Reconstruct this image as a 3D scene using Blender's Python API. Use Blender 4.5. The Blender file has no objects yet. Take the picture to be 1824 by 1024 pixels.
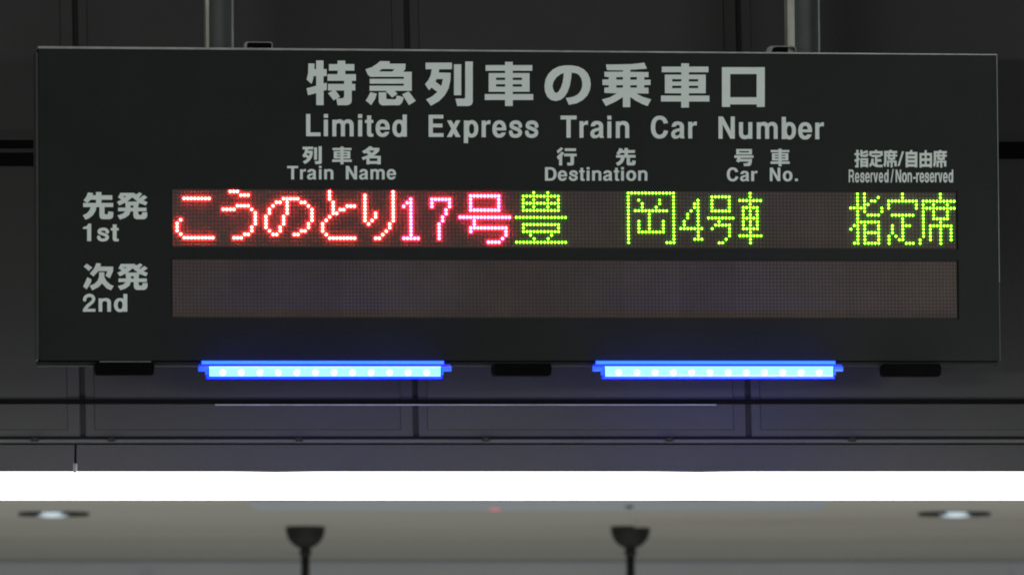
import bpy, math, random
from mathutils import Vector, Matrix
from mathutils.geometry import delaunay_2d_cdt
random.seed(7)
S = bpy.context.scene
COL = S.collection

# ------------------------------------------------------------------ camera
FPX, HOR, EYE = 12776.0, 1322.0, 1.85           # focal length in photo pixels, eye-level row, camera height (m)
PITCH = math.atan((HOR - 512) / FPX)
cd = bpy.data.cameras.new('camera')
cd.sensor_fit = 'HORIZONTAL'; cd.sensor_width = 36.0; cd.lens = FPX * 36 / 1824
cd.clip_start = 0.1; cd.clip_end = 500
cd.dof.use_dof = True; cd.dof.focus_distance = 12.1; cd.dof.aperture_fstop = 19
cam = bpy.data.objects.new('camera', cd); COL.objects.link(cam)
cam.location = (0, 0, EYE); cam.rotation_euler = (math.pi / 2 + PITCH, 0, 0)
S.camera = cam

# ------------------------------------------------------------------ world, lamps, exposure
w = bpy.data.worlds.new("World"); S.world = w; w.use_nodes = True
bg = w.node_tree.nodes['Background']; bg.inputs[0].default_value = (0.98, 1.0, 0.97, 1); bg.inputs[1].default_value = 0.10
S.view_settings.view_transform = 'Standard'; S.view_settings.look = 'None'
S.view_settings.exposure = 0; S.view_settings.gamma = 1
S.cycles.use_denoising = True; S.cycles.filter_width = 1.9; S.cycles.max_bounces = 6; S.cycles.sample_clamp_indirect = 4

def area(name, loc, target, sx, sy, power, col):
    l = bpy.data.lights.new(name, 'AREA'); l.shape = 'RECTANGLE'; l.size = sx; l.size_y = sy
    l.energy = power; l.color = col
    o = bpy.data.objects.new(name, l); COL.objects.link(o); o.location = loc
    o.rotation_euler = (Vector(target) - Vector(loc)).to_track_quat('-Z', 'Y').to_euler()
    return o
# unseen fill lights added on the camera's side to brighten the lettering
area('sign_fill', (-4.0, 4.0, 2.75), (0, 12, 2.7), 4.0, 0.35, 172, (0.96, 1.0, 0.95))
area('sign_fill', (5.6, 5.0, 2.75), (0, 12, 2.7), 3.0, 0.5, 150, (0.93, 1.0, 0.97))
# unseen fill light added below the far ceiling to brighten it
area('far_ceiling_fill', (0, 50, -1.5), (0, 54, 3.4), 14.0, 14.0, 132, (1.0, 1.0, 0.95))

# ------------------------------------------------------------------ rays and helpers
CP, SP = math.cos(PITCH), math.sin(PITCH)
def ray(px, py):
    x = (px - 912) / FPX; u = (512 - py) / FPX
    return Vector((x, CP - u * SP, SP + u * CP))
def at(px, py, Y):                               # world point at distance Y in front of the camera
    r = ray(px, py); t = Y / r.y
    return Vector((0, 0, EYE)) + r * t
def at_z(px, py, z):
    r = ray(px, py); t = (z - EYE) / r.z
    return Vector((0, 0, EYE)) + r * t

SIGN_M = (Matrix.Translation((-0.567723, 12.0, EYE + 0.922627)) @
          Matrix.Rotation(0.151293, 4, 'Z') @ Matrix.Rotation(-0.0076764, 4, 'Y'))
SIGN_I = SIGN_M.inverted()
def L(px, py):                                   # photo pixel -> millimetres on the sign's face
    o = SIGN_I @ Vector((0, 0, EYE)); d = SIGN_I.to_3x3() @ ray(px, py)
    t = -o.y / d.y; p = o + d * t
    return p.x * 1000, p.z * 1000

def mat(name, col, rough=0.5, metal=0.0, var=0.12, scale=30, bump=0.0, spec=0.5, emit=None, estr=1.0, stretch=None, obj=0.0):
    m = bpy.data.materials.new(name); m.use_nodes = True; nt = m.node_tree; N = nt.nodes; K = nt.links
    b = N['Principled BSDF']; b.inputs['Roughness'].default_value = rough; b.inputs['Metallic'].default_value = metal
    b.inputs['Specular IOR Level'].default_value = spec
    tc = N.new('ShaderNodeTexCoord'); nz = N.new('ShaderNodeTexNoise'); nz.inputs['Scale'].default_value = scale
    nz.inputs['Detail'].default_value = 5; nz.inputs['Roughness'].default_value = 0.65
    if stretch:
        mp = N.new('ShaderNodeMapping'); mp.inputs['Scale'].default_value = stretch
        K.new(tc.outputs['Object'], mp.inputs[0]); K.new(mp.outputs[0], nz.inputs['Vector'])
    else:
        K.new(tc.outputs['Object'], nz.inputs['Vector'])
    rp = N.new('ShaderNodeValToRGB'); rp.color_ramp.elements[0].position = 0.3; rp.color_ramp.elements[1].position = 0.7
    rp.color_ramp.elements[0].color = [c * (1 - var) for c in col] + [1]
    rp.color_ramp.elements[1].color = [min(1, c * (1 + var)) for c in col] + [1]
    K.new(nz.outputs['Fac'], rp.inputs[0])
    if obj:                                       # each piece a slightly different shade
        oi = N.new('ShaderNodeObjectInfo'); mr = N.new('ShaderNodeMapRange'); mr.inputs['To Min'].default_value = 1 - obj; mr.inputs['To Max'].default_value = 1 + obj
        hs = N.new('ShaderNodeHueSaturation'); K.new(oi.outputs['Random'], mr.inputs['Value']); K.new(mr.outputs[0], hs.inputs['Value'])
        K.new(rp.outputs[0], hs.inputs['Color']); K.new(hs.outputs[0], b.inputs['Base Color'])
    else: K.new(rp.outputs[0], b.inputs['Base Color'])
    if bump:
        bp = N.new('ShaderNodeBump'); bp.inputs['Strength'].default_value = bump; bp.inputs['Distance'].default_value = 0.002
        K.new(nz.outputs['Fac'], bp.inputs['Height']); K.new(bp.outputs[0], b.inputs['Normal'])
    if emit:
        b.inputs['Emission Color'].default_value = (*emit, 1); b.inputs['Emission Strength'].default_value = estr
    return m

M = {
 'face': mat('sign_face_acrylic', (0.0085, 0.0095, 0.0098), 0.5, var=0.3, scale=5, spec=0.2),
 'window': mat('window_rim', (0.028, 0.023, 0.024), 0.6, var=0.1, spec=0.2),
 'body': mat('painted_steel_case', (0.045, 0.045, 0.042), 0.45, var=0.2, scale=12),
 'rail': mat('bottom_rail_paint', (0.016, 0.016, 0.018), 0.6, var=0.2, spec=0.15),
 'alu': mat('aluminium_trim', (0.30, 0.30, 0.29), 0.45, 0.6, var=0.3, scale=14),
 'alu_dim': mat('aluminium_side_trim', (0.17, 0.175, 0.18), 0.5, 0.4, var=0.25, scale=10),
 'letter': mat('white_vinyl_letter', (0.74, 0.80, 0.76), 0.6, var=0.05, scale=9, spec=0.2),
 'black': mat('black_plastic', (0.003, 0.003, 0.003), 0.7, var=0.2, spec=0.03),
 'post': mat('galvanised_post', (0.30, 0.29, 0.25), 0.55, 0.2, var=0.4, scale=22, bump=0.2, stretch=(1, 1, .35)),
 'post_web': mat('shaded_green_grey_steel', (0.055, 0.065, 0.062), 0.6, var=0.25, scale=8),  # shade inside the channel put into the web's darker colour
 'board': mat('led_board', (0.077, 0.056, 0.050), 0.6, var=0.18, scale=9, spec=0.2, obj=.14),
 'dot': mat('unlit_led_resin', (0.094, 0.070, 0.063), 0.45, var=0.15, scale=9, obj=.14),
 'panel': mat('dark_cladding', (0.0245, 0.0245, 0.0235), 0.6, var=0.10, scale=3, bump=0.05, spec=0.25, obj=.10),
 'gap': mat('cladding_backing', (0.0175, 0.0175, 0.0175), 0.8, spec=0.1),
 'band': mat('lower_fascia_paint', (0.024, 0.024, 0.025), 0.6, var=0.08, scale=4, spec=0.25),
 'trim': mat('fascia_trim', (0.05, 0.05, 0.05), 0.55, var=0.1, scale=5, spec=0.25),
 'fix': mat('fixture_steel', (0.55, 0.55, 0.55), 0.5, var=0.1),
 'tube': mat('fluorescent_glass', (0.9, 0.9, 0.9), 0.4, var=0.0, emit=(1.0, 0.985, 1.0), estr=8.2),
 'bar_body': mat('blue_lamp_lens', (0.2, 0.4, 0.8), 0.4, var=0.0, emit=(0.36, 1.5, 22.0), estr=1.0),
 'bar_spot': mat('blue_lamp_diode', (0.6, 0.8, 1.0), 0.4, var=0.0, emit=(1.5, 3.0, 30.0), estr=1.0),
 'bar_reflection': mat('blue_lip_reflection', (0.1, 0.3, 0.8), 0.35, var=0.0, emit=(0.02, 0.22, 8.0), estr=1.0),
 'bar_bloom': mat('blue_bloom_skirt', (0.02, 0.06, 0.5), 0.35, var=0.0, emit=(0.006, 0.05, 20.0), estr=1.0),
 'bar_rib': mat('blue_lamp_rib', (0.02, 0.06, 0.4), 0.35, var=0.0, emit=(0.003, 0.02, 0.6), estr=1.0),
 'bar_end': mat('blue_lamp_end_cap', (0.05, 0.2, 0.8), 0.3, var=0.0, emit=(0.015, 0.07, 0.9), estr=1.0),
 'red': mat('lit_red_led', (0.5, 0.1, 0.1), 0.4, var=0.0, emit=(125.0, 2.9, 2.4), estr=1.0),
 'magenta': mat('lit_crimson_led', (0.5, 0.1, 0.2), 0.4, var=0.0, emit=(120.0, 1.7, 5.5), estr=1.0),
 'green': mat('lit_green_led', (0.3, 0.6, 0.1), 0.4, var=0.0, emit=(2.3, 11.0, 0.15), estr=1.0),
 'ceil': mat('ceiling_paint', (0.80, 0.79, 0.70), 0.7, var=0.07, scale=.35, stretch=(.4, 1, 1)),
 'ceil_warm': mat('ceiling_warm_strip', (0.72, 0.68, 0.62), 0.7, var=0.1, scale=.5),
 'ceil_cool': mat('ceiling_cool_tone', (0.76, 0.82, 0.92), 0.7, var=0.08, scale=.4),  # holds the bluish brightening near the tube; also colours joints and cornice
 'end': mat('far_wall_paint', (0.82, 0.85, 0.87), 0.7, var=0.05, scale=.4),
 'dome': mat('dark_pendant_metal', (0.02, 0.021, 0.018), 0.5, var=0.2, scale=4),
 'down': mat('downlight_trim', (0.05, 0.05, 0.055), 0.5, var=0.2, scale=4),
 'down_lamp': mat('downlight_lens', (0.6, 0.7, 0.75), 0.4, var=0.0, emit=(0.45, 0.55, 0.60), estr=1.0),
 'red_glow': mat('red_reflection_glow', (0.6, 0.1, 0.15), 0.4, var=0.0, emit=(0.75, 0.10, 0.18), estr=1.0),
 'silver': mat('conduit_glint', (0.20, 0.21, 0.215), 0.4, var=0.2, scale=20, spec=0.4),
}

def mesh(name, verts, faces, m, parent=None, smooth=False):
    me = bpy.data.meshes.new(name); me.from_pydata([tuple(v) for v in verts], [], faces); me.materials.append(M[m]); me.update()
    if smooth:
        for p in me.polygons: p.use_smooth = True
    o = bpy.data.objects.new(name, me); COL.objects.link(o)
    if parent is not None: o.parent = parent
    return o
class MB:
    def __init__(s): s.v = []; s.f = []
    def add(s, v, f):
        n = len(s.v); s.v += [tuple(p) for p in v]; s.f += [tuple(i + n for i in q) for q in f]; return s
    def box(s, x0, x1, y0, y1, z0, z1, c=0.0, shear=0.0):
        # bevelled box; shear moves x by shear * (z - z0)
        if c <= 0:
            v = [(x, y, z) for x in (x0, x1) for y in (y0, y1) for z in (z0, z1)]
            f = [(0, 1, 3, 2), (4, 6, 7, 5), (0, 4, 5, 1), (2, 3, 7, 6), (0, 2, 6, 4), (1, 5, 7, 3)]
        else:
            v = []; 
            for (y, i) in ((y1, 0), (y0 + c, 0), (y0, c)):
                v += [(x0 + i, y, z0 + i), (x1 - i, y, z0 + i), (x1 - i, y, z1 - i), (x0 + i, y, z1 - i)]
            f = [(3, 2, 1, 0), (8, 9, 10, 11)]
            for k in (0, 4):
                for j in range(4): f.append((k + j, k + (j + 1) % 4, k + 4 + (j + 1) % 4, k + 4 + j))
        if shear: v = [(x + shear * (z - z0), y, z) for x, y, z in v]
        return s.add(v, f)
    def prism(s, poly, y0, y1):                   # polygon in x,z extruded along y
        n = len(poly)
        v = [(x, y0, z) for x, z in poly] + [(x, y1, z) for x, z in poly]
        f = [tuple(range(n)), tuple(range(2 * n - 1, n - 1, -1))] + [(i, n + i, n + (i + 1) % n, (i + 1) % n) for i in range(n)]
        return s.add(v, f)
    def lathe(s, prof, c=(0, 0, 0), n=32):        # profile of (r, z)
        v = []; f = []
        for r, z in prof:
            for k in range(n):
                a = 2 * math.pi * k / n; v.append((c[0] + r * math.cos(a), c[1] + r * math.sin(a), c[2] + z))
        for j in range(len(prof) - 1):
            for k in range(n): f.append((j * n + k, j * n + (k + 1) % n, (j + 1) * n + (k + 1) % n, (j + 1) * n + k))
        f.append(tuple(range(n))[::-1]); f.append(tuple(range((len(prof) - 1) * n, len(prof) * n)))
        return s.add(v, f)
    def tube_x(s, x0, x1, y, z, r, n=16, xs=None, rs=None):
        xs = xs or [x0, x1]; rs = rs or [r] * len(xs); v = []; f = []
        for x, rr in zip(xs, rs):
            for k in range(n):
                a = 2 * math.pi * k / n; v.append((x, y + rr * math.cos(a), z + rr * math.sin(a)))
        for j in range(len(xs) - 1):
            for k in range(n): f.append((j * n + k, (j + 1) * n + k, (j + 1) * n + (k + 1) % n, j * n + (k + 1) % n))
        f.append(tuple(range(n))); f.append(tuple(range((len(xs) - 1) * n, len(xs) * n))[::-1])
        return s.add(v, f)
    def obj(s, name, m, parent=None, smooth=False): return mesh(name, s.v, s.f, m, parent, smooth)
def thing(name, label, cat, group=None, M4=None):
    o = bpy.data.objects.new(name, None); COL.objects.link(o); o.empty_display_size = .05
    if M4 is not None: o.matrix_world = M4
    o['label'] = label; o['category'] = cat
    if group: o['group'] = group
    return o
def tag(o, label, cat, group=None):
    o['label'] = label; o['category'] = cat
    if group: o['group'] = group
    return o

# ================================================================== far setting
ZC = EYE + 1.6
y_near = 30.0; y_end = at_z(912, 997, ZC).y
mb = MB(); mb.box(-14, 14, y_near, y_end + .3, ZC, ZC + .2)
ceiling = mb.obj('ceiling', 'ceil'); ceiling['kind'] = 'structure'
# shallow tone strips across the ceiling; the first paints the tube's bluish glow
for (pa, pb, x0, x1) in ((891, 906, -1.75, 2.1), (924, 936, .9, 9.0), (958, 961, -9, 9)):
    ya, yb = at_z(912, pa, ZC).y, at_z(912, pb, ZC).y
    mb = MB(); mb.box(x0, x1, yb, ya, ZC - .012, ZC - .001); mb.obj('ceiling_tone_strip', 'ceil_cool' if pa == 891 else 'ceil_warm', ceiling)
mb = MB(); mb.box(-14, 14, y_end, y_end + .25, EYE - 6, ZC - .02)
endw = mb.obj('end_wall', 'end'); tag(endw, 'pale blue grey wall closing the far end of the white ceiling', 'wall')
for px in (255, 268, 1800):
    p = at(px, 1000, y_end)
    MB().box(p.x - .012, p.x + .012, y_end - .03, y_end - .002, EYE - 6, ZC - .1, shear=.0).obj('joint_strip', 'ceil_cool', endw)
MB().box(-13, 13, y_end - .04, y_end - .002, ZC - .05, ZC - .021).obj('cornice', 'ceil_cool', endw)

def pendant(px, label):
    c = at_z(px, 937, ZC); k = c.y / FPX
    t = thing('pendant', label, 'pendant', 'bell topped pendants under the far ceiling', Matrix.Translation(c))
    R = 35 * k
    prof = [(R * .99, 0), (R, -.1 * R)]
    for i in range(1, 11):
        a = i / 10 * math.pi / 2
        prof.append((max(9.5 * k, R * math.cos(a)), -.12 * R - 36 * k * math.sin(a)))
    MB().lathe(prof).obj('canopy_bowl', 'dome', t, True)
    z0 = -.12 * R - 36 * k
    MB().lathe([(9.4 * k, z0 + .002), (9.4 * k, z0 - 3 * k), (11 * k, z0 - 4 * k), (11 * k, z0 - 8 * k), (8 * k, z0 - 14 * k)]).obj('collar', 'dome', t, True)
    MB().lathe([(7.6 * k, z0 - 13 * k), (7.2 * k, z0 - 400 * k)], n=16).obj('stem', 'dome', t, True)
pendant(544, 'dark bell topped pendant rod hanging below the left blue light bar')
pendant(1123, 'dark bell topped pendant rod hanging below the right blue light bar')
def downlight(px, x0, x1, label):
    c = at_z(px, 912, ZC); k = c.y / FPX
    t = thing('downlight', label, 'downlight', 'round downlights in the far ceiling', Matrix.Translation(c))
    R = (x1 - x0) / 2 * k; h = 6.5 * k
    MB().lathe([(R * .97, 0), (R, -.3 * h), (R, -h), (R * .9, -h * 1.02), (R * .86, -h * .6)], n=40).obj('trim_ring', 'down', t)
    prof = [(.50 * R, -h * .3)] + [(.50 * R * math.cos(a), -h * .55 - h * 1.0 * math.sin(a)) for a in [i / 8 * math.pi / 2 for i in range(8)]]
    o = MB().lathe(prof, c=(0, -R * .55, 0), n=32).obj('lens', 'down_lamp', t, True)
downlight(96, 33, 159, 'downlight with dark ring left of the pendants, below the light tube')
downlight(1700, 1637, 1766, 'downlight with dark ring right of the pendants, below the light tube')
c = at_z(882, 903, ZC)
tag(MB().lathe([(.045, 0), (.045, -.012), (.02, -.02)], c=c, n=16).obj('red_reflection', 'red_glow'), 'glowing red reflection lamp on the ceiling between the two pendants', 'spot')  # red reflection on the ceiling given as a small glowing disc
c = at_z(1121, 897, ZC)
tag(MB().lathe([(.02, .0), (.03, -.02), (.012, -.03)], c=c, n=12).obj('ceiling_hook', 'down'), 'small dark hook on the ceiling above the right pendant', 'hook')

# ================================================================== wall behind the sign
YW = 12.36
kw = YW / FPX
Z = lambda py, Y=YW: at(912, py, Y).z
X = lambda px, Y=YW: at(px, 700, Y).x
WALLR = Matrix.Translation((0, YW, 0)) 
wall = thing('wall', 'dark grey panelled fascia wall behind the hanging sign', 'wall', None, WALLR)
zt, zb = Z(-420), Z(779)
lean = -18 * kw / (Z(0) - Z(780))               # joints lean slightly
seams_b = [741 + 593 * i for i in range(-3, 5)]
MB().box(X(-1300), X(3100), .0095, .06, Z(842), zt + .05).obj('backing', 'gap', wall)
for i in range(len(seams_b) - 1):
    xa, xb = X(seams_b[i] + 4), X(seams_b[i + 1] - 4)
    pm = MB(); pm.box(xa, xb, .004, .0093, zb, zt, c=.002, shear=lean); pm.obj('wall_panel', 'panel', wall)
    MB().box(xa + .016, xb - .022, .0018, .0038, zb + .013, zt - .03, c=.0015, shear=lean).obj('panel_field', 'panel', wall)
MB().box(X(-1300), X(3100), -.012, .0093, Z(789.2), Z(781.8), c=.002).obj('trim_rail', 'trim', wall)
for px in (-132, 63, 200, 533, 865, 1192, 1517, 1845):
    MB().box(X(px - 6), X(px + 6), -.02, -.0125, Z(786.5), Z(779), c=.002).obj('bolt', 'gap', wall)
xs = [-1300, 135, 3100]
for i in range(2):
    MB().box(X(xs[i] + 1.5), X(xs[i + 1] - 1.5), -.004, .0093, Z(846), Z(791.2), c=.001).obj('lower_panel', 'band', wall)
# soffit returning behind the tube so the wall has a real bottom
MB().box(X(-1300), X(3100), -.004, .3, Z(851), Z(846.5)).obj('bottom_flange', 'band', wall)

def hbar(x0, x1, ya, yb, label, m='black', Y=YW - .005, name='black_bar', cat='bar', d=.0045, slope=0):
    z0, z1 = at(912, yb, Y).z, at(912, ya, Y).z
    mb = MB(); mb.box(at(x0, 700, Y).x, at(x1, 700, Y).x, Y, Y + d, z0, z1, c=min(.001, (z1 - z0) / 4))
    o = mb.obj(name, m); return tag(o, label, cat)
Yr = YW - .0045
mb = MB(); mb.box(at(-900, 700, Yr).x, at(2700, 700, Yr).x, Yr, YW - .001, at(912, 719.2, Yr).z, at(912, 710.8, Yr).z, c=.001)
o = mb.obj('conduit', 'black'); tag(o, 'black horizontal conduit crossing the wall below the two blue light bars', 'conduit')
hbar(383, 1276, 719.3, 721.8, 'thin pale strip painted as a glint along the underside of the black conduit', 'silver', YW - .010, 'glint_strip', 'strip', .0053)  # glint on the conduit's lower edge put in as a pale strip
hbar(-900, 150, 249.5, 264.5, 'upper of two black bars left of the sign')
hbar(-900, 150, 272, 296, 'lower thicker black bar left of the sign')
hbar(1700, 2700, 252.5, 283, 'black bar at the right edge of the sign')

# fluorescent line under the wall
YT = YW - .22
joints = [-1010, -260, 492, 1238, 1988, 2738]
labs = {0: 'far left length of the white fluorescent light line beyond the frame', 1: 'left length of the white fluorescent light line above the left downlight',
        2: 'middle length of the white fluorescent light line above both pendants', 3: 'right length of the white fluorescent light line above the right downlight',
        4: 'far right length of the white fluorescent light line beyond the frame'}
zc = at(912, 865.2, YT).z; rt = 25 * YT / FPX
for i in range(1, 4):
    x0, x1 = at(joints[i], 700, YT).x, at(joints[i + 1], 700, YT).x
    t = thing('fluorescent_light', labs[i], 'light', 'lengths of the fluorescent light line', Matrix.Translation(((x0 + x1) / 2, YT, zc)))
    h = (x1 - x0) / 2
    n = 10; xx = []; rr = []
    for j in range(n + 1):
        a = j / n; xx.append(-h + .0002 + a * .09); rr.append(rt * (.968 + .032 * math.sin(a * math.pi / 2)))
    xx += [-x for x in reversed(xx)]; rr += list(reversed(rr))
    MB().tube_x(0, 0, 0, 0, rt, n=28, xs=xx, rs=rr).obj('tube', 'tube', t, True)
    for s in (-.62, .62):
        MB().box(s * h - .012, s * h + .012, rt * .7, .21, rt * .2, rt * .55, c=.001).obj('bracket', 'fix', t)
    if i == 1:
        xc = at(134.5, 700, YT).x - (x0 + x1) / 2
        MB().box(xc - .0028, xc + .0028, -.012, .01, rt * .9, rt + .0145, c=.001).obj('clip', 'alu_dim', t)

# ================================================================== the sign
mm = .001
sign = thing('departure_sign', 'black hanging train departure board with Japanese lettering and lit LED text', 'sign', None, SIGN_M)
FX0, FX1, FZ0, FZ1 = -226.0, 1413.5, -284.2, 238.2
WX0, WX1 = -4.5, 1343.5
W1 = (-95.0, 5.0); W2 = (-213.5, -112.5)          # display windows
def bxm(x0, x1, y0, y1, z0, z1, c=0): return MB().box(x0 * mm, x1 * mm, y0 * mm, y1 * mm, z0 * mm, z1 * mm, c * mm)
# face sheet as a frame around the two windows
fr = MB()
for (a, b, c_, d) in ((FX0, FX1, W1[1], FZ1), (FX0, WX0, FZ0, W1[1]), (WX1, FX1, FZ0, W1[1]), (WX0, WX1, FZ0, W2[0]), (WX0, WX1, W2[1], W1[0])):
    fr.add([(a * mm, 0, c_ * mm), (b * mm, 0, c_ * mm), (b * mm, 0, d * mm), (a * mm, 0, d * mm)], [(0, 1, 2, 3)])
for (z0, z1) in (W1, W2):                         # reveal of each window
    P4 = [(WX0, z0), (WX1, z0), (WX1, z1), (WX0, z1)]
    v = [(x * mm, 0, z * mm) for x, z in P4] + [(x * mm, .009, z * mm) for x, z in P4]
    fr.add(v, [(i, (i + 1) % 4, 4 + (i + 1) % 4, 4 + i) for i in range(4)])
fr.obj('face_panel', 'face', sign)
bxm(FX0, FX1, 9.2, 30, FZ0, FZ1).obj('case_front', 'black', sign)
bxm(FX0 + 3, FX1 - 6, 30.2, 62, FZ0 - 3, FZ1 - 3, 0).obj('case_back', 'body', sign)
mb = MB(); v = []                                 # tapered bright top trim
t0, t1 = 4.0, 1.7
v = [((FX0 - 1) * mm, y, z) for y in (-.002, .03) for z in (FZ1 * mm, (FZ1 + t0) * mm)] + [((FX1 + 1.2) * mm, y, z) for y in (-.002, .03) for z in (FZ1 * mm, (FZ1 + t1) * mm)]
mb.add(v, [(0, 1, 3, 2), (4, 6, 7, 5), (0, 4, 5, 1), (2, 3, 7, 6), (0, 2, 6, 4), (1, 5, 7, 3)])
mb.obj('top_trim', 'alu', sign)
bxm(FX1, FX1 + 1.5, -1.5, 30, -150, FZ1 - .2).obj('side_trim', 'alu_dim', sign)
bxm(FX1, FX1 + 1.2, -.5, 30, FZ0, -150.2).obj('side_trim', 'body', sign)
bxm(FX0 - 4.2, FX0 - .1, 4, 58, FZ0 + 2, FZ1 - 6, .5).obj('side_cover', 'body', sign)
bxm(FX0 - 2, FX1 - 3.5, 5, 40, FZ0 - 8.5, FZ0 - .3, 1).obj('bottom_rail', 'rail', sign)
bxm(FX0 - 2, FX1 - 3.5, 1, 4.8, FZ0 - 2.2, FZ0 - .3).obj('drip_edge', 'black', sign)
for (x0, x1, y0, y1, hl) in ((168, 274, 645.5, 669, 1), (877.5, 981, 647.5, 669.5, 0), (1570.5, 1674.5, 648, 670.5, 0)):
    a, zt_ = L(x0, y0); b, zb_ = L(x1, y1)
    lt = MB().prism([(a * mm + .003, zt_ * mm), (a * mm, (zt_ - 6) * mm), (a * mm + .001, (zb_ + 3) * mm), (a * mm + .004, zb_ * mm),
                (b * mm - .004, zb_ * mm), (b * mm - .001, (zb_ + 3) * mm), (b * mm, (zt_ - 6) * mm), (b * mm - .003, zt_ * mm)], -.012, .02).obj('latch', 'black', sign)
    if hl: bxm(a + 8, b - 6, -13, -6, zt_ + .2, zt_ + 1.7).obj('latch_edge', 'alu_dim', lt)

for z0, z1 in (W1, W2): bxm(WX0 - 3, WX1 + 3, 5.3, 9.1, z0 - 3, z1 + 3).obj('window_backing', 'window', sign)
# LED boards: 14 modules a row, each 16 x 16 unlit dots
PIT = 6.0
ROWZ = (0.0, -118.0)
def dots(pts, r, y0, h, n=6):
    v = []; f = []
    for (x, z) in pts:
        b = len(v)
        for k in range(n):
            a = 2 * math.pi * (k + .5) / n; v.append(((x + r * math.cos(a)) * mm, y0 * mm, (z + r * math.sin(a)) * mm))
        if h > 0:
            for k in range(n):
                a = 2 * math.pi * (k + .5) / n; v.append(((x + .6 * r * math.cos(a)) * mm, (y0 - h) * mm, (z + .6 * r * math.sin(a)) * mm))
            f.append(tuple(b + n + k for k in range(n)))
            for k in range(n): f.append((b + k, b + (k + 1) % n, b + n + (k + 1) % n, b + n + k))
        else: f.append(tuple(b + k for k in range(n)))
    return v, f
LED = {}
def led(ch, c0, rows):
    for r, s in rows.items():
        for k in s: LED.setdefault(ch, []).append((c0 + k, r))
R_ = lambda a, b: list(range(a, b + 1))
led('ko', 0, {2: R_(3, 10), 8: [2], 9: [1], 10: [1], 11: [1], 12: [2], 13: R_(3, 11)})
led('u', 14, {0: [2, 3, 4], 1: [5, 6, 7], 4: [4, 5, 6, 7], 5: [0, 1, 2, 3, 8], 6: [9], 7: [9], 8: [9], 9: [9], 10: [8], 11: [8], 12: [6, 7], 13: [3, 4, 5]})
led('no', 26, {2: R_(5, 9), 3: [3, 4, 6, 10, 11], 4: [2, 6, 12], 5: [1, 6, 13], 6: [1, 6, 13], 7: [0, 5, 13], 8: [0, 5, 13], 9: [0, 5, 12], 10: [0, 4, 12], 11: [1, 4, 10, 11], 12: [2, 3, 8, 9]})
led('to', 42, {0: [2], 1: [2], 2: [2], 3: [3], 4: [3, 7, 8, 9], 5: [3, 5, 6], 6: [3, 4], 7: [2], 8: [1], 9: [0], 10: [0], 11: [0], 12: [1], 13: R_(2, 9)})
led('ri', 54, {0: [8], 1: [0, 8], 2: [0, 8], 3: [0, 8], 4: [0, 8], 5: [0, 8], 6: [0, 3, 8], 7: [0, 3, 8], 8: [0, 2, 8], 9: [1, 7], 10: [7], 11: [6], 12: [5], 13: [3, 4]})
led('one', 65, {2: [2], 3: [1, 2], 4: [0, 2], 5: [2], 6: [2], 7: [2], 8: [2], 9: [2], 10: [2], 11: [2], 12: [2], 13: [0, 1, 2, 3, 4]})
led('seven', 73, {2: R_(0, 5), 3: [0, 5], 4: [0, 5], 5: [4], 6: [4], 7: [3], 8: [3], 9: [2], 10: [2], 11: [2], 12: [2], 13: [2]})
led('gou', 81, {1: R_(3, 11), 2: [3, 11], 3: [3, 11], 4: [3, 11], 5: R_(3, 11), 7: R_(0, 14), 8: [4], 9: [4], 10: R_(3, 13), 11: [3, 13], 12: [13], 13: [12], 14: [8, 9, 10, 11]})
led('toyo', 97, {0: [5, 9], 1: R_(2, 12), 2: [2, 5, 9, 12], 3: R_(2, 12), 4: [2, 5, 9, 12], 5: R_(2, 12), 7: R_(0, 14), 9: R_(2, 12), 10: [2, 12], 11: R_(2, 12), 12: [4, 10], 13: [5, 9], 14: R_(0, 14)})
led('oka', 129, {0: R_(0, 13), 1: [0, 13], 2: [0, 3, 9, 13], 3: [0, 4, 9, 13], 4: [0, 4, 8, 13], 5: [0] + R_(2, 11) + [13], 6: [0, 6, 13], 7: [0, 6, 13], 8: [0, 3, 6, 10, 13], 9: [0, 3, 6, 10, 13], 10: [0, 3, 6, 10, 13], 11: [0] + R_(3, 10) + [13], 12: [0, 13], 13: [0, 13], 14: [0, 11, 12, 13]})
led('four', 144, {2: [5], 3: [4, 5], 4: [4, 5], 5: [3, 5], 6: [2, 5], 7: [2, 5], 8: [1, 5], 9: [1, 5], 10: R_(0, 6), 11: [5], 12: [5], 13: [4, 5, 6]})
led('gou_small', 152, {1: R_(1, 6), 2: [1, 6], 3: [1, 6], 4: [1, 6], 5: R_(1, 6), 7: R_(0, 7), 8: [3], 9: [2, 3, 4, 5, 6], 10: [1, 6], 11: [6], 12: [6], 13: [5], 14: [3, 4]})
led('sha', 161, {0: [3], 1: [3], 2: R_(0, 6), 3: [3], 4: R_(1, 5), 5: [1, 3, 5], 6: [1, 3, 5], 7: R_(1, 5), 8: [1, 3, 5], 9: [1, 3, 5], 10: R_(1, 5), 11: [3], 12: R_(0, 6), 13: [3], 14: [3]})
led('shi', 193, {0: [2, 4], 1: [2, 4, 8], 2: [2, 4, 6, 7], 3: [2, 4, 5], 4: [0, 1, 2, 3, 4, 9], 5: [2, 4, 9], 6: [2, 5, 6, 7, 8], 7: [2], 8: R_(2, 8), 9: [1, 2, 4, 8], 10: [0, 2, 4, 8], 11: [2] + R_(4, 8), 12: [2, 4, 8], 13: [2, 4, 8], 14: [1, 2] + R_(4, 8)})
led('tei', 204, {0: [4], 1: [4], 2: R_(0, 8), 3: [0, 8], 4: [0, 8], 6: R_(1, 7), 7: [4], 8: [4], 9: [1, 4, 5, 6], 10: [1, 4], 11: [1, 4], 12: [0, 2, 4], 13: [0, 3, 4], 14: [0, 5, 6, 7]})
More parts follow.
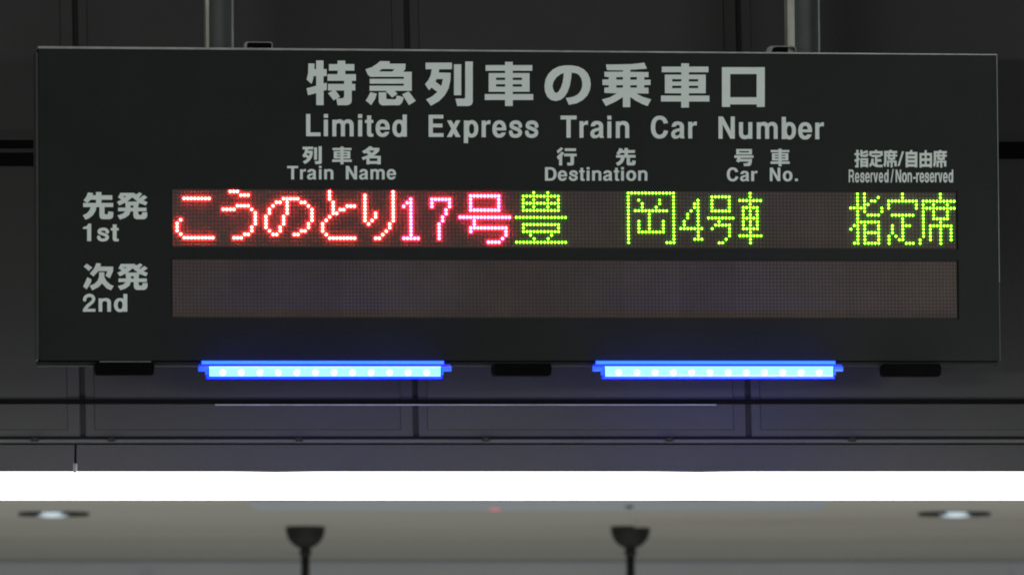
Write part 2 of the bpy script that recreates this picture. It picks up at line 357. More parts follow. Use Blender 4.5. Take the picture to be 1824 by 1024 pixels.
led('seki', 213, {0: [6], 1: [6], 2: R_(1, 10), 3: [1, 4, 8], 4: R_(1, 10), 5: [1, 4, 8], 6: [1, 4, 8], 7: [1, 4, 5, 6, 7, 8], 8: [1, 6], 9: [1] + R_(3, 9), 10: [1, 3, 6, 9], 11: [1, 3, 6, 9], 12: [1, 3, 6, 9], 13: [0, 3, 6, 9], 14: [0, 6]})
# colour and plain description of each lit character
KIND = {'ko': 'red', 'u': 'red', 'no': 'red', 'to': 'red', 'ri': 'red', 'one': 'magenta', 'seven': 'magenta', 'gou': 'magenta'}
lit = set(p for v in LED.values() for p in v)
YB = 3.6
for row in (0, 1):
    for mdl in range(14):
        x0 = (mdl * 16 - .5) * PIT; x1 = x0 + 16 * PIT; zt_ = ROWZ[row] + 3; zb_ = zt_ - 96 
        b = bxm(x0 + .12, x1 - .12, YB, 5.2, zb_, zt_ + .0).obj('led_module', 'board', sign)
        pts = [((mdl * 16 + i) * PIT, ROWZ[row] - j * PIT) for i in range(16) for j in range(16) if not (row == 0 and (mdl * 16 + i, j) in lit)]
        v, f = dots(pts, 2.15, YB - .02, .7)
        g = mesh('dot_grid', v, f, 'dot', b); g['kind'] = 'stuff'
NM = {'ko': 'red dot character ko', 'u': 'red dot character u', 'no': 'red dot character no', 'to': 'red dot character to', 'ri': 'red dot character ri',
      'one': 'crimson dot digit 1', 'seven': 'crimson dot digit 7', 'gou': 'crimson dot character for number', 'toyo': 'green dot character, first of the destination',
      'oka': 'green dot character in a square frame', 'four': 'green dot digit 4', 'gou_small': 'narrow green dot character for number', 'sha': 'narrow green dot character for car',
      'shi': 'green dot character, first of the seat type', 'tei': 'green dot character, middle of the seat type', 'seki': 'green dot character, last of the seat type'}
for ch, pts in LED.items():
    k = KIND.get(ch, 'green')
    v, f = dots([(c * PIT, -r * PIT) for c, r in pts], 2.45 if k != 'green' else 1.75, YB - .02, 2.6 if k != 'green' else 2.2, n=10)
    o = mesh('led_character', v, f, k, sign, True); o['label'] = NM[ch]

# ---------------------------------------------------------------- printed lettering (traced strokes)
def union_mesh(glyphs):
    """each glyph: list of (kind, group, [(X,Z) mm]); kind P add, H hole of its group, X cut from all"""
    V = []; F = []
    for gl in glyphs:
        verts = []; faces = []; meta = []
        for kind, g, poly in gl:
            if sum(poly[i - 1][0] * poly[i][1] - poly[i][0] * poly[i - 1][1] for i in range(len(poly))) < 0: poly = poly[::-1]
            n = len(verts); verts += [Vector(p) for p in poly]; faces.append(list(range(n, n + len(poly)))); meta.append((kind, g))
        r = delaunay_2d_cdt(verts, [], faces, 1, 1e-4, True)
        ov, of, orig = r[0], r[2], r[5]
        n = len(V); V += [(p.x * mm, -.00035, p.y * mm) for p in ov]
        for fc, og in zip(of, orig):
            ks = [meta[i] for i in og]
            if any(k == 'X' for k, _ in ks): continue
            P = set(g for k, g in ks if k == 'P'); H = set(g for k, g in ks if k == 'H')
            if P - H: F.append(tuple(n + i for i in fc))
    return V, F
def rect(x0, y0, x1, y1): return [(x0, y0), (x1, y0), (x1, y1), (x0, y1)]
def arc(cx, cy, rx, ry, a0, a1, n=12, e=2.25):
    out = []
    for i in range(n + 1):
        a = math.radians(a0 + (a1 - a0) * i / n); c, s = math.cos(a), math.sin(a)
        out.append((cx + rx * math.copysign(abs(c) ** (2 / e), c), cy + ry * math.copysign(abs(s) ** (2 / e), s)))
    return out
def ring(x0, x1, y0, y1, sw, sh, g=0):
    cx, cy, rx, ry = (x0 + x1) / 2, (y0 + y1) / 2, (x1 - x0) / 2, (y1 - y0) / 2
    return [('P', g, arc(cx, cy, rx, ry, 0, 345, 23)), ('H', g, arc(cx, cy, rx - sw, ry - sh, 0, 345, 23))]
def stroke(pts, wd, n=6):
    P = [Vector(p) for p in pts]; Q = []
    for i in range(len(P) - 1):
        p0, p1, p2, p3 = P[max(i - 1, 0)], P[i], P[i + 1], P[min(i + 2, len(P) - 1)]
        for k in range(n):
            t = k / n; Q.append(.5 * ((2 * p1) + (p2 - p0) * t + (2 * p0 - 5 * p1 + 4 * p2 - p3) * t * t + (3 * p1 - p0 - 3 * p2 + p3) * t ** 3))
    Q.append(P[-1]); a = []; b = []
    for i, q in enumerate(Q):
        d = (Q[min(i + 1, len(Q) - 1)] - Q[max(i - 1, 0)]).normalized(); nn = Vector((-d.y, d.x)) * wd / 2
        a.append(tuple(q + nn)); b.append(tuple(q - nn))
    return a, b
def stroke_polys(pts, wd, g=0):
    a, b = stroke(pts, wd); c = [((p[0] + q[0]) / 2, (p[1] + q[1]) / 2) for p, q in zip(a, b)]; out = []
    for i in range(len(c) - 1):
        dx, dy = c[i + 1][0] - c[i][0], c[i + 1][1] - c[i][1]; l = math.hypot(dx, dy)
        if l < 1e-6: continue
        nx, ny = -dy / l * wd / 2, dx / l * wd / 2
        out.append(('P', (g, i), [(c[i][0] + nx, c[i][1] + ny), (c[i + 1][0] + nx, c[i + 1][1] + ny), (c[i + 1][0] - nx, c[i + 1][1] - ny), (c[i][0] - nx, c[i][1] - ny)]))
        if i: out.append(('P', (g, i, 1), [(c[i][0] + wd / 2 * math.cos(k * math.pi / 5 + .1), c[i][1] + wd / 2 * math.sin(k * math.pi / 5 + .1)) for k in range(10)]))
    return out
def arch(xo0, xo1, xi0, xi1, top=77, inn=60, g=0):
    cx = (xo0 + xo1) / 2; ci = (xi0 + xi1) / 2
    return [('P', g, arc(cx, 50, (xo1 - xo0) / 2, top - 50, 180, 0) + [(xo1, 0), (xi1, 0)] + arc(ci, 48, (xi1 - xi0) / 2, inn - 48, 0, 180) + [(xi0, 42), (xo0, 42)])]
Pp = lambda g, p: ('P', g, p)
def n_glyph(): return [Pp(0, rect(0, 0, 18, 75))] + arch(8, 60, 18, 42, g=1)
LAT = {
 'L': (65, [Pp(0, rect(0, 0, 19, 100)), Pp(1, rect(0, 0, 65, 17))]),
 'i': (18.6, [Pp(0, rect(0, 0, 18.6, 75)), Pp(1, rect(0, 83, 18.6, 100.5))]),
 'm': (96, [Pp(0, rect(0, 0, 18, 75))] + arch(8, 57, 18, 38.5, g=1) + arch(46, 96, 57, 78, g=2)),
 'n': (60, n_glyph()),
 'u': (60, [(k, g, [(60 - x, 75 - y) for x, y in p]) for k, g, p in n_glyph()]),
 't': (37.6, [Pp(0, rect(9, 18, 28, 95)), Pp(1, rect(0, 61, 37.6, 75)), Pp(2, [(9, 22), (9, 11), (12, 3), (20, -1.5), (37.6, -1), (37.6, 12.5), (31, 12.5), (28, 16), (28, 22)])]),
 'e': (63.5, ring(0, 63.5, -2, 77, 18.5, 16.5) + [Pp(1, rect(14, 31, 62.8, 44)), ('X', 0, rect(38, 21.5, 72, 31))]),
 'd': (65, [Pp(0, rect(46, 0, 65, 100))] + ring(0, 60, -2, 77, 18.5, 16.5, 1)),
 'b': (65, [Pp(0, rect(0, 0, 19, 100))] + ring(5, 65, -2, 77, 18.5, 16.5, 1)),
 'p': (65, [Pp(0, rect(0, -27, 19, 75))] + ring(5, 65, -2, 77, 18.5, 16.5, 1)),
 'o': (64, ring(0, 64, -2, 77, 19, 16.5)),
 'E': (67, [Pp(0, rect(0, 0, 19, 100)), Pp(1, rect(0, 0, 67, 17)), Pp(2, rect(0, 43, 62, 60)), Pp(3, rect(0, 83, 66, 100))]),
 'x': (62, [Pp(0, [(1, 75), (21, 75), (62, 0), (40, 0)]), Pp(1, [(41, 75), (61, 75), (22, 0), (0, 0)])]),
 'r': (40, [Pp(0, rect(0, 0, 18.5, 75)), Pp(1, [(10, 48), (18.5, 48), (20, 54), (25, 58.5), (32, 59.5), (39, 58), (40, 76), (34, 77), (26, 74.5), (20, 68), (17, 60), (10, 56)])]),
 's': (60.5, stroke_polys([(51.5, 50), (50, 58), (43, 66), (30, 68.5), (17, 65), (11, 55), (15, 46.5), (30, 40), (44, 33.5), (51, 23), (46, 11.5), (31, 6.3), (16, 9.5), (9.5, 18), (8.5, 25)], 17)),
 'T': (72, [Pp(0, rect(0, 82.5, 72, 100)), Pp(1, rect(26.5, 0, 45.5, 100))]),
 'a': (61, [Pp(0, [(2, 52), (4, 62), (10, 71), (20, 76), (32, 77), (45, 74), (54, 68), (58, 57), (58, 12), (61, 1), (60, 0), (43, 0), (41, 7), (39.5, 30), (39.5, 52), (37, 59), (30, 61.5), (24, 59), (21, 53)]),
            Pp(1, [(41, 47), (25, 43.5), (9, 37.5), (1, 27), (0, 15), (4, 5), (13, -1.5), (25, -1.5), (35, 2), (44, 9), (45, 30)]),
            ('H', 1, [(39.5, 33), (29, 30), (19.5, 25.5), (17.5, 18.5), (21, 12.5), (29, 12.5), (36, 17), (39.3, 24)]), ('H', 0, [(39.5, 33), (39.4, 27), (39.3, 24)])]),
 'C': (79, ring(0, 79, -2, 102, 19.5, 17.5) + [('X', 0, [(50, 35), (50, 66), (56, 65.5), (90, 70.5), (90, 31), (57, 36.5)])]),
 'N': (73.5, [Pp(0, rect(0, 0, 18.5, 100)), Pp(1, rect(55, 0, 73.5, 100)), Pp(2, [(0, 100), (20, 100), (73.5, 0), (53.5, 0)])]),
 'D': (74, [Pp(0, [(0, 0)] + arc(34, 50, 40, 50, -90, 90, 16) + [(0, 100)]), ('H', 0, [(19, 17)] + arc(34, 50, 20.5, 33, -90, 90, 16) + [(19, 83)])]),
 'R': (76, [Pp(0, rect(0, 0, 18, 100)), Pp(1, [(0, 39)] + arc(42, 69.5, 31, 30.5, -90, 90, 12) + [(0, 100)]), ('H', 1, [(18, 55)] + arc(42, 69.5, 12.5, 14.5, -90, 90, 12) + [(18, 84)]),
            Pp(2, [(34, 48), (56, 44), (66, 38), (70, 28), (71, 8), (76, 0), (55, 0), (52, 12), (51, 28), (46, 37), (34, 40)])]),
 'v': (61, [Pp(0, [(0, 75), (20, 75), (34, 12), (40, 0), (21.5, 0)]), Pp(1, [(41, 75), (61, 75), (40, 0), (21.5, 0), (27, 12)])]),
 '/': (36, [Pp(0, [(0, -2), (13, -2), (36, 103), (23, 103)])]),
 '-': (31, [Pp(0, rect(0, 27, 31, 42))]),
 '.': (19, [Pp(0, rect(0, 0, 19, 18.5))]),
 '1': (46, [Pp(0, [(0, 69), (0, 80), (12, 82.5), (23, 88), (30, 100), (46, 100), (46, 0), (23, 0), (23, 70)])]),
 '2': (70, [Pp(99, rect(0, 0, 70, 16.5))] + stroke_polys([(9.5, 65), (12, 78), (22, 88), (37, 92), (52, 87.5), (60, 75), (57, 61), (45, 48), (28, 34), (16, 20), (10, 6)], 18.5)),
}
def latin(items, base, cap):
    """items: (char, x0px, x1px); base: px row of the baseline as a function of x; cap: cap height in px"""
    out = []
    for ch, x0, x1 in items:
        wd, polys = LAT[ch]; bl = base((x0 + x1) / 2)
        out.append([(k, g, [L(x0 + (x1 - x0) * x / wd, bl - cap * y / 100) for x, y in p]) for k, g, p in polys])
    return out
def letters(name_label, glyphs):                 # a line of print: one flat part per character
    for g in glyphs:
        V, F = union_mesh([g]); o = mesh('printed_character', V, F, 'letter', sign); o['label'] = 'character in the ' + name_label
b1 = lambda x: 242.9 + .0060 * (x - 545)
letters('white printed words Limited Express Train Car Number', latin(
    [('L', 545.2, 570.9), ('i', 576.7, 584.1), ('m', 591.9, 629.9), ('i', 637.8, 645.1), ('t', 650.1, 664.9), ('e', 669, 694.1), ('d', 698.9, 724.6),
     ('E', 763.5, 790), ('x', 795.8, 820.3), ('p', 826.2, 851.9), ('r', 857.9, 873.6), ('e', 876.9, 901.7), ('s', 906.4, 930.3), ('s', 935.1, 959.3),
     ('T', 998.4, 1027), ('r', 1032.2, 1047.4), ('a', 1051.4, 1075.4), ('i', 1081.8, 1088.9), ('n', 1096.9, 1120.7),
     ('C', 1159.2, 1190.6), ('a', 1195.4, 1219.4), ('r', 1225.8, 1241.3),
     ('N', 1279.8, 1308.8), ('u', 1316.3, 1340), ('m', 1347.9, 1385.1), ('b', 1392.4, 1417.7), ('e', 1421.7, 1446.4), ('r', 1452.1, 1467.6)], b1, 39.4))
letters('white printed words Train Name', latin(
    [('T', 511.5, 531), ('r', 534.4, 544.9), ('a', 546.8, 563.3), ('i', 568, 572.7), ('n', 577.4, 593.8), ('N', 616, 635.9), ('a', 639.7, 655.6), ('m', 659.8, 685.1), ('e', 688.8, 705.4)],
    lambda x: 319.8, 24))
letters('white printed word Destination', latin(
    [('D', 970.7, 991.4), ('e', 993.5, 1010.2), ('s', 1013.3, 1029.3), ('t', 1031.4, 1041.4), ('i', 1044.9, 1050), ('n', 1054.7, 1071), ('a', 1074.2, 1090.5),
     ('t', 1093.2, 1102.8), ('i', 1106.3, 1111.3), ('o', 1115.3, 1133.2), ('n', 1136.7, 1153.1)], lambda x: 322.1, 24))
letters('white printed words Car No.', latin(
    [('C', 1294.6, 1315.5), ('a', 1318.2, 1334.4), ('r', 1338, 1349), ('N', 1371.2, 1389.8), ('o', 1394.4, 1411.5), ('.', 1415.9, 1421.2)], lambda x: 322.9, 24))
letters('white narrow printed words Reserved/Non-reserved', latin(
    [('R', 1511.8, 1521.3), ('e', 1522.8, 1530.6), ('s', 1531.9, 1540), ('e', 1540.9, 1549.3), ('r', 1550.7, 1555.2), ('v', 1555.7, 1563.9), ('e', 1565.3, 1573.1), ('d', 1574.8, 1582.7),
     ('/', 1586.2, 1591.9), ('N', 1595.3, 1605.1), ('o', 1606.4, 1615.4), ('n', 1616.5, 1624.3), ('-', 1626.3, 1631.1), ('r', 1631.9, 1637.4), ('e', 1638, 1646.2), ('s', 1646.9, 1655),
     ('e', 1656, 1664.1), ('r', 1665.2, 1670.8), ('v', 1671, 1678.8), ('e', 1679.8, 1688), ('d', 1689.3, 1697.8)], lambda x: 325.0, 22.8))
letters('white printed word 1st', latin([('1', 147.9, 162.4), ('s', 172.7, 194.5), ('t', 197.3, 211.4)], lambda x: 429.6, 31.2))
letters('white printed word 2nd', latin([('2', 147.6, 169.9), ('n', 175.5, 197.7), ('d', 202.9, 226.7)], lambda x: 555.1, 31.6))

KAN = {
 'toku': [Pp(0, [(95, 140), (205, 140), (205, 243), (235, 243), (235, 85), (370, 85), (370, 243), (428, 243), (428, 370), (370, 370), (370, 505), (430, 490), (430, 620), (372, 638), (372, 898), (238, 898), (238, 680), (88, 718), (62, 592), (238, 545), (238, 370), (190, 370), (175, 450), (152, 513), (62, 432), (90, 320)]),
          Pp(1, [(470, 152), (627, 152), (627, 88), (768, 88), (768, 152), (933, 152), (933, 270), (768, 270), (768, 335), (962, 335), (962, 455), (888, 455), (888, 512), (950, 512), (950, 632), (885, 632), (885, 820), (870, 865), (835, 893), (780, 900), (625, 900), (605, 775), (700, 775), (735, 765), (747, 740), (747, 632), (452, 632), (452, 512), (747, 512), (747, 455), (443, 455), (443, 335), (627, 335), (627, 270), (470, 270)]),
          Pp(2, [(453, 682), (540, 632), (592, 632), (672, 745), (555, 812)])],
 'kyu': [Pp(0, [(330, 95), (508, 102), (495, 143), (792, 143), (788, 245), (750, 292), (905, 292), (905, 638), (135, 638), (135, 545), (760, 545), (760, 507), (138, 507), (138, 420), (760, 420), (760, 383), (140, 383), (135, 360), (112, 360), (60, 248), (180, 205), (260, 155)]),
         ('H', 0, [(308, 285), (362, 240), (592, 243), (550, 287)]),
         Pp(1, [(300, 665), (440, 665), (440, 780), (455, 790), (600, 793), (620, 780), (625, 730), (680, 730), (757, 758), (745, 815), (720, 865), (680, 900), (365, 903), (325, 880), (303, 840)]),
         Pp(2, [(435, 650), (450, 630), (590, 630), (645, 695), (548, 760)]),
         Pp(3, [(150, 660), (268, 690), (240, 780), (165, 898), (65, 815), (110, 745)]),
         Pp(4, [(728, 700), (850, 648), (978, 822), (855, 898)])],
 'retsu': [Pp(0, [(82, 125), (562, 125), (562, 245), (330, 245), (322, 305), (540, 310), (535, 450), (500, 600), (430, 720), (330, 825), (180, 910), (92, 795), (200, 740), (298, 658), (190, 578), (147, 628), (70, 518), (130, 445), (175, 355), (195, 245), (82, 245)]),
           ('H', 0, [(285, 422), (398, 422), (370, 550), (262, 470)]),
           Pp(1, rect(600, 155, 733, 718)),
           Pp(2, [(805, 105), (943, 105), (943, 830), (930, 880), (895, 908), (850, 915), (660, 915), (625, 780), (780, 780), (805, 765)])],
 'sha': [Pp(0, rect(102, 170, 953, 272)), Pp(1, rect(457, 110, 597, 915)), Pp(2, rect(158, 315, 903, 655)), Pp(3, rect(87, 698, 970, 805)),
         ('H', 2, rect(292, 398, 457, 442)), ('H', 2, rect(597, 398, 765, 442)), ('H', 2, rect(292, 518, 457, 562)), ('H', 2, rect(597, 518, 765, 562))],
 'no': [Pp(0, [(490, 768), (560, 760), (640, 740), (710, 700), (760, 640), (785, 570), (790, 500), (775, 420), (735, 355), (680, 318), (597, 305), (585, 420), (560, 550), (520, 660), (470, 740), (400, 800), (310, 825), (220, 805), (150, 745), (110, 650), (100, 550), (120, 430), (170, 330), (250, 250), (360, 195), (480, 175), (600, 175), (720, 197), (820, 248), (890, 320), (930, 410), (945, 520), (930, 620), (885, 720), (800, 805), (690, 865), (545, 893)]),
        ('H', 0, [(450, 312), (395, 335), (320, 390), (265, 470), (247, 550), (258, 610), (285, 665), (320, 678), (360, 650), (400, 580), (430, 490), (445, 400)])],
 'nori': [Pp(0, [(145, 158), (300, 158), (450, 155), (600, 152), (845, 125), (893, 235), (590, 258), (590, 293), (922, 297), (922, 390), (845, 390), (845, 437), (960, 437), (960, 530), (845, 537), (845, 580), (922, 580), (922, 687), (700, 687), (800, 740), (970, 795), (905, 915), (800, 875), (690, 818), (590, 750), (590, 935), (455, 935), (455, 750), (330, 830), (145, 915), (72, 795), (220, 755), (345, 685), (118, 675), (118, 580), (197, 575), (197, 537), (82, 532), (82, 432), (197, 430), (197, 388), (118, 380), (118, 290), (455, 290), (455, 265), (165, 262)]),
          ('H', 0, rect(335, 388, 455, 435)), ('H', 0, rect(590, 388, 710, 435)), ('H', 0, rect(335, 535, 455, 580)), ('H', 0, rect(590, 535, 710, 580))],
 'kuchi': [Pp(0, [(112, 207), (893, 207), (893, 932), (748, 932), (748, 885), (260, 885), (260, 930), (112, 930)]), ('H', 0, rect(262, 332, 745, 755))],
 'kou': [Pp(0, [(100, 165), (195, 88), (250, 115), (125, 228)]), Pp(1, [(100, 300), (210, 188), (268, 212), (222, 285), (222, 498), (150, 498), (150, 350), (125, 368)]),
         Pp(2, rect(282, 110, 537, 172)), Pp(3, [(265, 230), (552, 230), (552, 292), (490, 292), (490, 450), (478, 485), (450, 500), (340, 500), (333, 435), (400, 435), (410, 425), (410, 292), (262, 292)])],
 'saki': [Pp(0, [(312, 110), (392, 122), (365, 215), (300, 272), (245, 232), (290, 170)]), Pp(1, rect(350, 154, 683, 222)), Pp(2, rect(435, 105, 518, 333)), Pp(3, rect(240, 270, 697, 333)),
          Pp(4, [(355, 320), (440, 320), (430, 390), (390, 455), (335, 500), (275, 525), (235, 458), (300, 425), (340, 375)]),
          Pp(5, [(487, 320), (565, 320), (565, 430), (578, 445), (605, 445), (618, 430), (620, 398), (697, 405), (697, 470), (685, 500), (650, 517), (530, 517), (500, 503), (487, 465)])],
 'hatsu': [Pp(0, rect(800, 118, 1000, 168)), Pp(1, [(940, 118), (1025, 118), (985, 185), (910, 250), (790, 310), (752, 255), (850, 205), (900, 165)]),
           Pp(2, [(805, 120), (838, 168), (905, 205), (860, 245), (770, 187)]),
           Pp(3, [(975, 150), (1040, 130), (1090, 190), (1150, 230), (1220, 260), (1190, 308), (1090, 272), (985, 185)]),
           Pp(4, [(1030, 155), (1095, 108), (1138, 135), (1080, 198)]), Pp(5, [(1165, 150), (1215, 185), (1140, 242), (1092, 200)]),
           Pp(6, rect(880, 250, 1085, 308)), Pp(7, rect(885, 255, 960, 400)), Pp(8, rect(1003, 255, 1078, 400)), Pp(9, rect(770, 342, 1203, 397)),
           Pp(10, [(885, 390), (960, 390), (940, 450), (880, 495), (800, 523), (760, 460), (840, 435), (878, 400)]),
           Pp(11, [(1003, 390), (1078, 390), (1078, 430), (1090, 452), (1125, 452), (1135, 435), (1140, 410), (1213, 412), (1213, 470), (1195, 505), (1160, 518), (1050, 518), (1015, 500), (1003, 465)])],
 'tsugi': [Pp(0, [(230, 195), (272, 155), (350, 210), (300, 255)]), Pp(1, [(222, 475), (280, 345), (338, 375), (330, 420), (270, 515)]),
           Pp(2, [(408, 145), (472, 155), (460, 195), (643, 197), (640, 260), (597, 360), (535, 325), (562, 260), (435, 260), (365, 335), (315, 292), (370, 230)]),
           Pp(3, [(445, 275), (520, 275), (518, 340), (545, 395), (600, 445), (650, 468), (612, 528), (550, 500), (485, 430), (440, 480), (350, 528), (313, 465), (380, 435), (425, 390), (443, 340)])],
 'na': [Pp(0, [(305, 62), (375, 72), (368, 98), (535, 100), (530, 170), (480, 220), (405, 278), (565, 280), (565, 475), (240, 475), (240, 345), (160, 378), (130, 315), (210, 290), (282, 260), (240, 215), (190, 232), (138, 180), (230, 125)]),
        ('H', 0, [(298, 160), (430, 157), (358, 218)]), ('H', 0, rect(310, 338, 488, 400)), ('H', 0, rect(310, 463, 485, 490))],
 'gou': [Pp(0, rect(222, 125, 580, 250)), ('H', 0, rect(290, 175, 508, 203)), Pp(1, rect(180, 268, 615, 328)),
         Pp(2, [(252, 320), (335, 325), (315, 350), (580, 350), (578, 420), (560, 480), (530, 510), (400, 515), (385, 455), (470, 450), (495, 430), (495, 410), (320, 408), (270, 430), (222, 400)])],
 'shi': [Pp(0, rect(208, 100, 262, 522)), Pp(1, rect(165, 178, 290, 232)), Pp(2, [(165, 335), (290, 295), (290, 350), (172, 395)]), Pp(3, [(175, 480), (262, 470), (262, 525), (182, 527)]),
         Pp(4, [(305, 100), (358, 105), (356, 150), (470, 108), (500, 165), (358, 200), (360, 217), (445, 217), (460, 185), (505, 190), (490, 250), (455, 272), (320, 270), (303, 245)]),
         Pp(5, rect(305, 302, 497, 525)), ('H', 5, rect(362, 358, 438, 380)), ('H', 5, rect(362, 430, 438, 450)), ('H', 5, rect(358, 507, 445, 530))],
 'tei': [Pp(0, rect(525, 130, 848, 245)), ('H', 0, rect(580, 190, 790, 250)), Pp(1, rect(575, 222, 800, 275)), Pp(2, rect(658, 100, 712, 140)), Pp(3, rect(662, 270, 720, 500)), Pp(4, rect(715, 325, 815, 385)),
         Pp(5, [(575, 308), (635, 318), (625, 380), (655, 440), (730, 462), (855, 460), (845, 522), (700, 518), (640, 495), (600, 460), (545, 520), (520, 465), (565, 400)])],
 'seki': [Pp(0, rect(885, 125, 1202, 182)), Pp(1, rect(1010, 100, 1072, 135)), Pp(2, [(885, 125), (943, 125), (943, 350), (935, 440), (905, 522), (865, 465), (885, 400)]), Pp(3, rect(940, 213, 1202, 262)),
          Pp(4, rect(972, 182, 1028, 340)), Pp(5, rect(1100, 182, 1152, 340)), Pp(6, rect(972, 290, 1152, 340)), Pp(7, rect(952, 360, 1190, 406)), Pp(8, rect(952, 360, 1004, 512)),
          Pp(9, rect(1043, 330, 1092, 526)), Pp(10, rect(1134, 360, 1190, 500))],
 'slash': [Pp(0, [(1320, 135), (1367, 135), (1258, 490), (1208, 490)])],
 'ji': [Pp(0, rect(125, 150, 408, 525)), ('H', 0, rect(182, 215, 347, 247)), ('H', 0, rect(182, 311, 347, 345)), ('H', 0, rect(182, 410, 347, 443)), ('H', 0, rect(182, 508, 347, 530)), Pp(1, [(235, 105), (292, 105), (280, 160), (225, 160)])],
 'yu': [Pp(0, rect(463, 175, 765, 530)), Pp(1, rect(585, 110, 637, 182)), ('H', 0, rect(515, 235, 585, 305)), ('H', 0, rect(637, 235, 710, 305)), ('H', 0, rect(515, 370, 585, 445)), ('H', 0, rect(637, 370, 710, 445)), ('H', 0, rect(518, 510, 707, 535))],
}
def kanji(items):
    out = []
    for it in items:
        key = it[0]; polys = KAN[key]
        if len(it) == 4:                          # origin and scale of the trace
            _, ox, oy, sc = it; fn = lambda x, y: L(ox + x / sc, oy + y / sc)
        else:                                     # fitted to a box
            _, x0, x1, y0, y1 = it
            allp = [p for k, g, q in polys if k == 'P' for p in q]
            ax, bx_ = min(p[0] for p in allp), max(p[0] for p in allp); ay, by = min(p[1] for p in allp), max(p[1] for p in allp)
            fn = lambda x, y: L(x0 + (x1 - x0) * (x - ax) / (bx_ - ax), y0 + (y1 - y0) * (y - ay) / (by - ay))
        out.append([(k, g, [fn(x, y) for x, y in p]) for k, g, p in polys])
    return out
letters('large white Japanese title, eight characters', kanji([('toku', 540, 100, 10.24), ('kyu', 645, 100, 10.24), ('retsu', 750, 100, 10.24), ('sha', 855, 100, 10.24), ('no', 960, 100, 10.24),
    ('nori', 1065, 100, 10.24), ('sha', 1168.8, 102.7, 10.24), ('kuchi', 1275, 100, 10.24)]))
letters('white Japanese heading over Train Name', kanji([('retsu', 538.5, 573, 261, 292.6), ('sha', 591.7, 626.6, 261.5, 293), ('na', 634, 256, 12.8)]))
letters('white Japanese heading over Destination', kanji([('kou', 984, 256, 12.8), ('saki', 1097, 1132, 264, 295.6)]))
letters('white Japanese heading over Car No.', kanji([('gou', 1294, 256, 12.8), ('sha', 1372.3, 1406.7, 265.2, 296.4)]))
letters('white Japanese heading over Reserved/Non-reserved', kanji([('shi', 1510, 260, 13.65), ('tei', 1510, 260, 13.65), ('seki', 1510, 260, 13.65), ('slash', 1510, 260, 13.65),
    ('ji', 1604, 260, 13.65), ('yu', 1604, 260, 13.65), ('seki', 1510 + 94 - 77 / 13.65, 260.3, 13.65)]))
letters('white Japanese label above 1st', kanji([('saki', 120, 330, 8.535), ('hatsu', 120, 330, 8.535)]))
letters('white Japanese label above 2nd', kanji([('tsugi', 120, 450, 7.875), ('hatsu', 208.9, 263.5, 469, 516.9)]))

# ---------------------------------------------------------------- hangers and lifting brackets
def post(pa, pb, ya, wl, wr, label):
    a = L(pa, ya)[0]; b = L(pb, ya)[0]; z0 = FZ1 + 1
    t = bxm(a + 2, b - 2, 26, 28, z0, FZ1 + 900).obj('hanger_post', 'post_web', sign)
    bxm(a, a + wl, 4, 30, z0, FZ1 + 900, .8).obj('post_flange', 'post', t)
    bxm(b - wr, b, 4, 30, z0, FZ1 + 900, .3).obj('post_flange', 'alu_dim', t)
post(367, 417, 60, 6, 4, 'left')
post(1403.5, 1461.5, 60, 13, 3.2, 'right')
def bracket(px0, px1, pyt, pyb, sl, tl, tt, tr):
    a, zt_ = L(px0, pyt); b, zb_ = L(px1, pyb); zb_ = FZ1 + 2
    k = sl
    outer = [(a, zb_), (a + k * .6, zt_ - 3), (a + k + 3, zt_), (b - 3 - abs(k) * .3, zt_), (b - abs(k) * .25, zt_ - 2.5), (b, zb_)]
    inner = [(a + tl, zb_), (a + tl + k * .6, zt_ - 3.6), (a + tl + k + 2, zt_ - tt), (b - 3 - tr - abs(k) * .3, zt_ - tt), (b - tr - abs(k) * .25, zt_ - tt - 1.5), (b - tr, zb_)]
    mb = MB(); n = len(outer)
    for i in range(n - 1):
        mb.prism([tuple(c * mm for c in p) for p in (outer[i], outer[i + 1], inner[i + 1], inner[i])][::-1], -.0005, .02)
    o = mb.obj('lifting_bracket', 'alu_dim', sign)
    MB().prism([(x * mm, z * mm) for x, z in inner], .004, .018).obj('bracket_core', 'black', o)
bracket(434, 486, 74.6, 86, 1.5, 5, 1.6, 2)
bracket(1364, 1419, 82, 92, 6, 9, 1.8, 1.6)

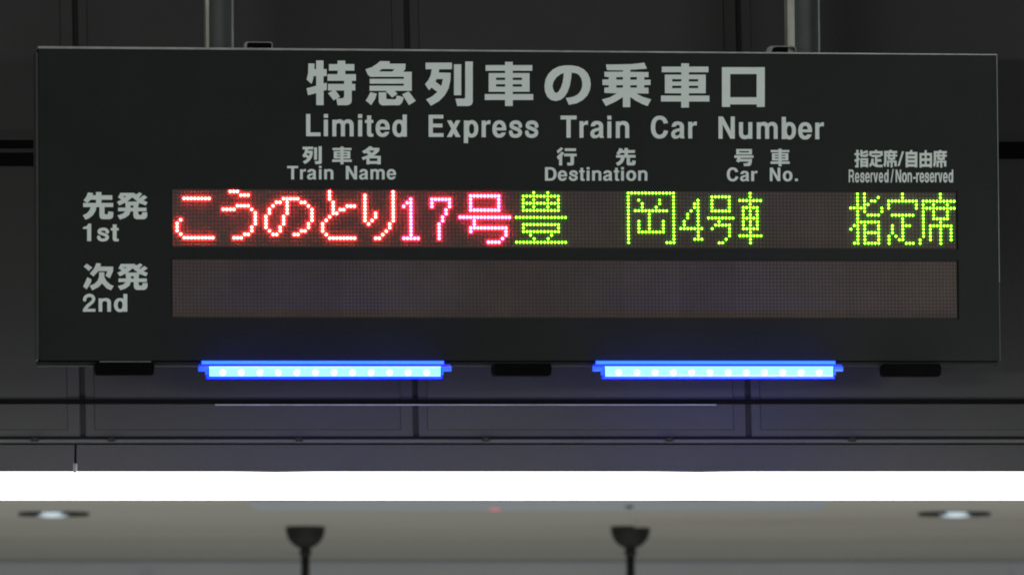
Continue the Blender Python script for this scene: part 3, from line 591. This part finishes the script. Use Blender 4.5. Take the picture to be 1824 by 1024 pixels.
# ---------------------------------------------------------------- blue LED light bars under the sign
def bar(xl, xb0, xb1, xr, spots, label):
    a, zT = L(xb0, 652.6); b, zB = L(xb1, 673); l = L(xl, 655)[0]; r = L(xr, 655)[0]
    t = thing('led_light_bar', label, 'light bar', 'blue LED light bars under the sign', SIGN_M @ Matrix.Translation(((a + b) / 2 * mm, -.016, zT * mm)))
    cx = (a + b) / 2; h = zT - zB
    def B(x0, x1, y0, y1, z0, z1, c=0): return MB().box((x0 - cx) * mm, (x1 - cx) * mm, y0 * mm, y1 * mm, z0 * mm, z1 * mm, c * mm)
    B(a, b, -8, 8, -h + 1.2, -.8, 3.5).obj('lens', 'bar_body', t)
    B(a - 2.6, b + 2.6, -5, 12, -h - 1.4, -.2, 2.5).obj('bloom_skirt', 'bar_bloom', t)  # added glowing skirt imitates the blue bloom and spill around the lens
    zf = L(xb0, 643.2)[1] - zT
    B(l + 6, r - 12, 4, 14, 3.4, zf, .6).obj('lip_reflection', 'bar_reflection', t)  # glowing strip stands in for the bar's reflection in the casing lip
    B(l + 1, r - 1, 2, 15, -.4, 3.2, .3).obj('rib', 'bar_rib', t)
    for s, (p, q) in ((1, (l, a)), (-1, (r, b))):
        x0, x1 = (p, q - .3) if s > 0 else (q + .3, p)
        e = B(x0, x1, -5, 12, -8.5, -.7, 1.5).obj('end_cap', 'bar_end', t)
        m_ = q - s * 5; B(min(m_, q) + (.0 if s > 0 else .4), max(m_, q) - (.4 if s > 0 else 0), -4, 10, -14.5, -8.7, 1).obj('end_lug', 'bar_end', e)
    for px in spots:
        x = L(px, 665)[0] - cx
        v = []; f = []; n = 12
        for (rr, yy) in ((1, -8.1), (.8, -8.9), (.35, -9.4)):
            for k in range(n):
                A = 2 * math.pi * k / n; v.append(((x + (5.0 + 1.6 * (math.sin(A) > .3)) * rr * math.cos(A)) * mm, yy * mm, (-h * .60 + 5.4 * rr * math.sin(A)) * mm))
        for j in range(2):
            for k in range(n): f.append((j * n + k, j * n + (k + 1) % n, (j + 1) * n + (k + 1) % n, (j + 1) * n + k))
        f.append(tuple(range(2 * n, 3 * n)))
        mesh('diode', v, f, 'bar_spot', t, True)
bar(352.5, 370, 782, 801.5, [394 + 32.95 * i for i in range(12)], 'glowing blue LED light bar under the left half of the sign')
bar(1054.5, 1074, 1480, 1498, [1098 + 32.4 * i for i in range(12)], 'glowing blue LED light bar under the right half of the sign')
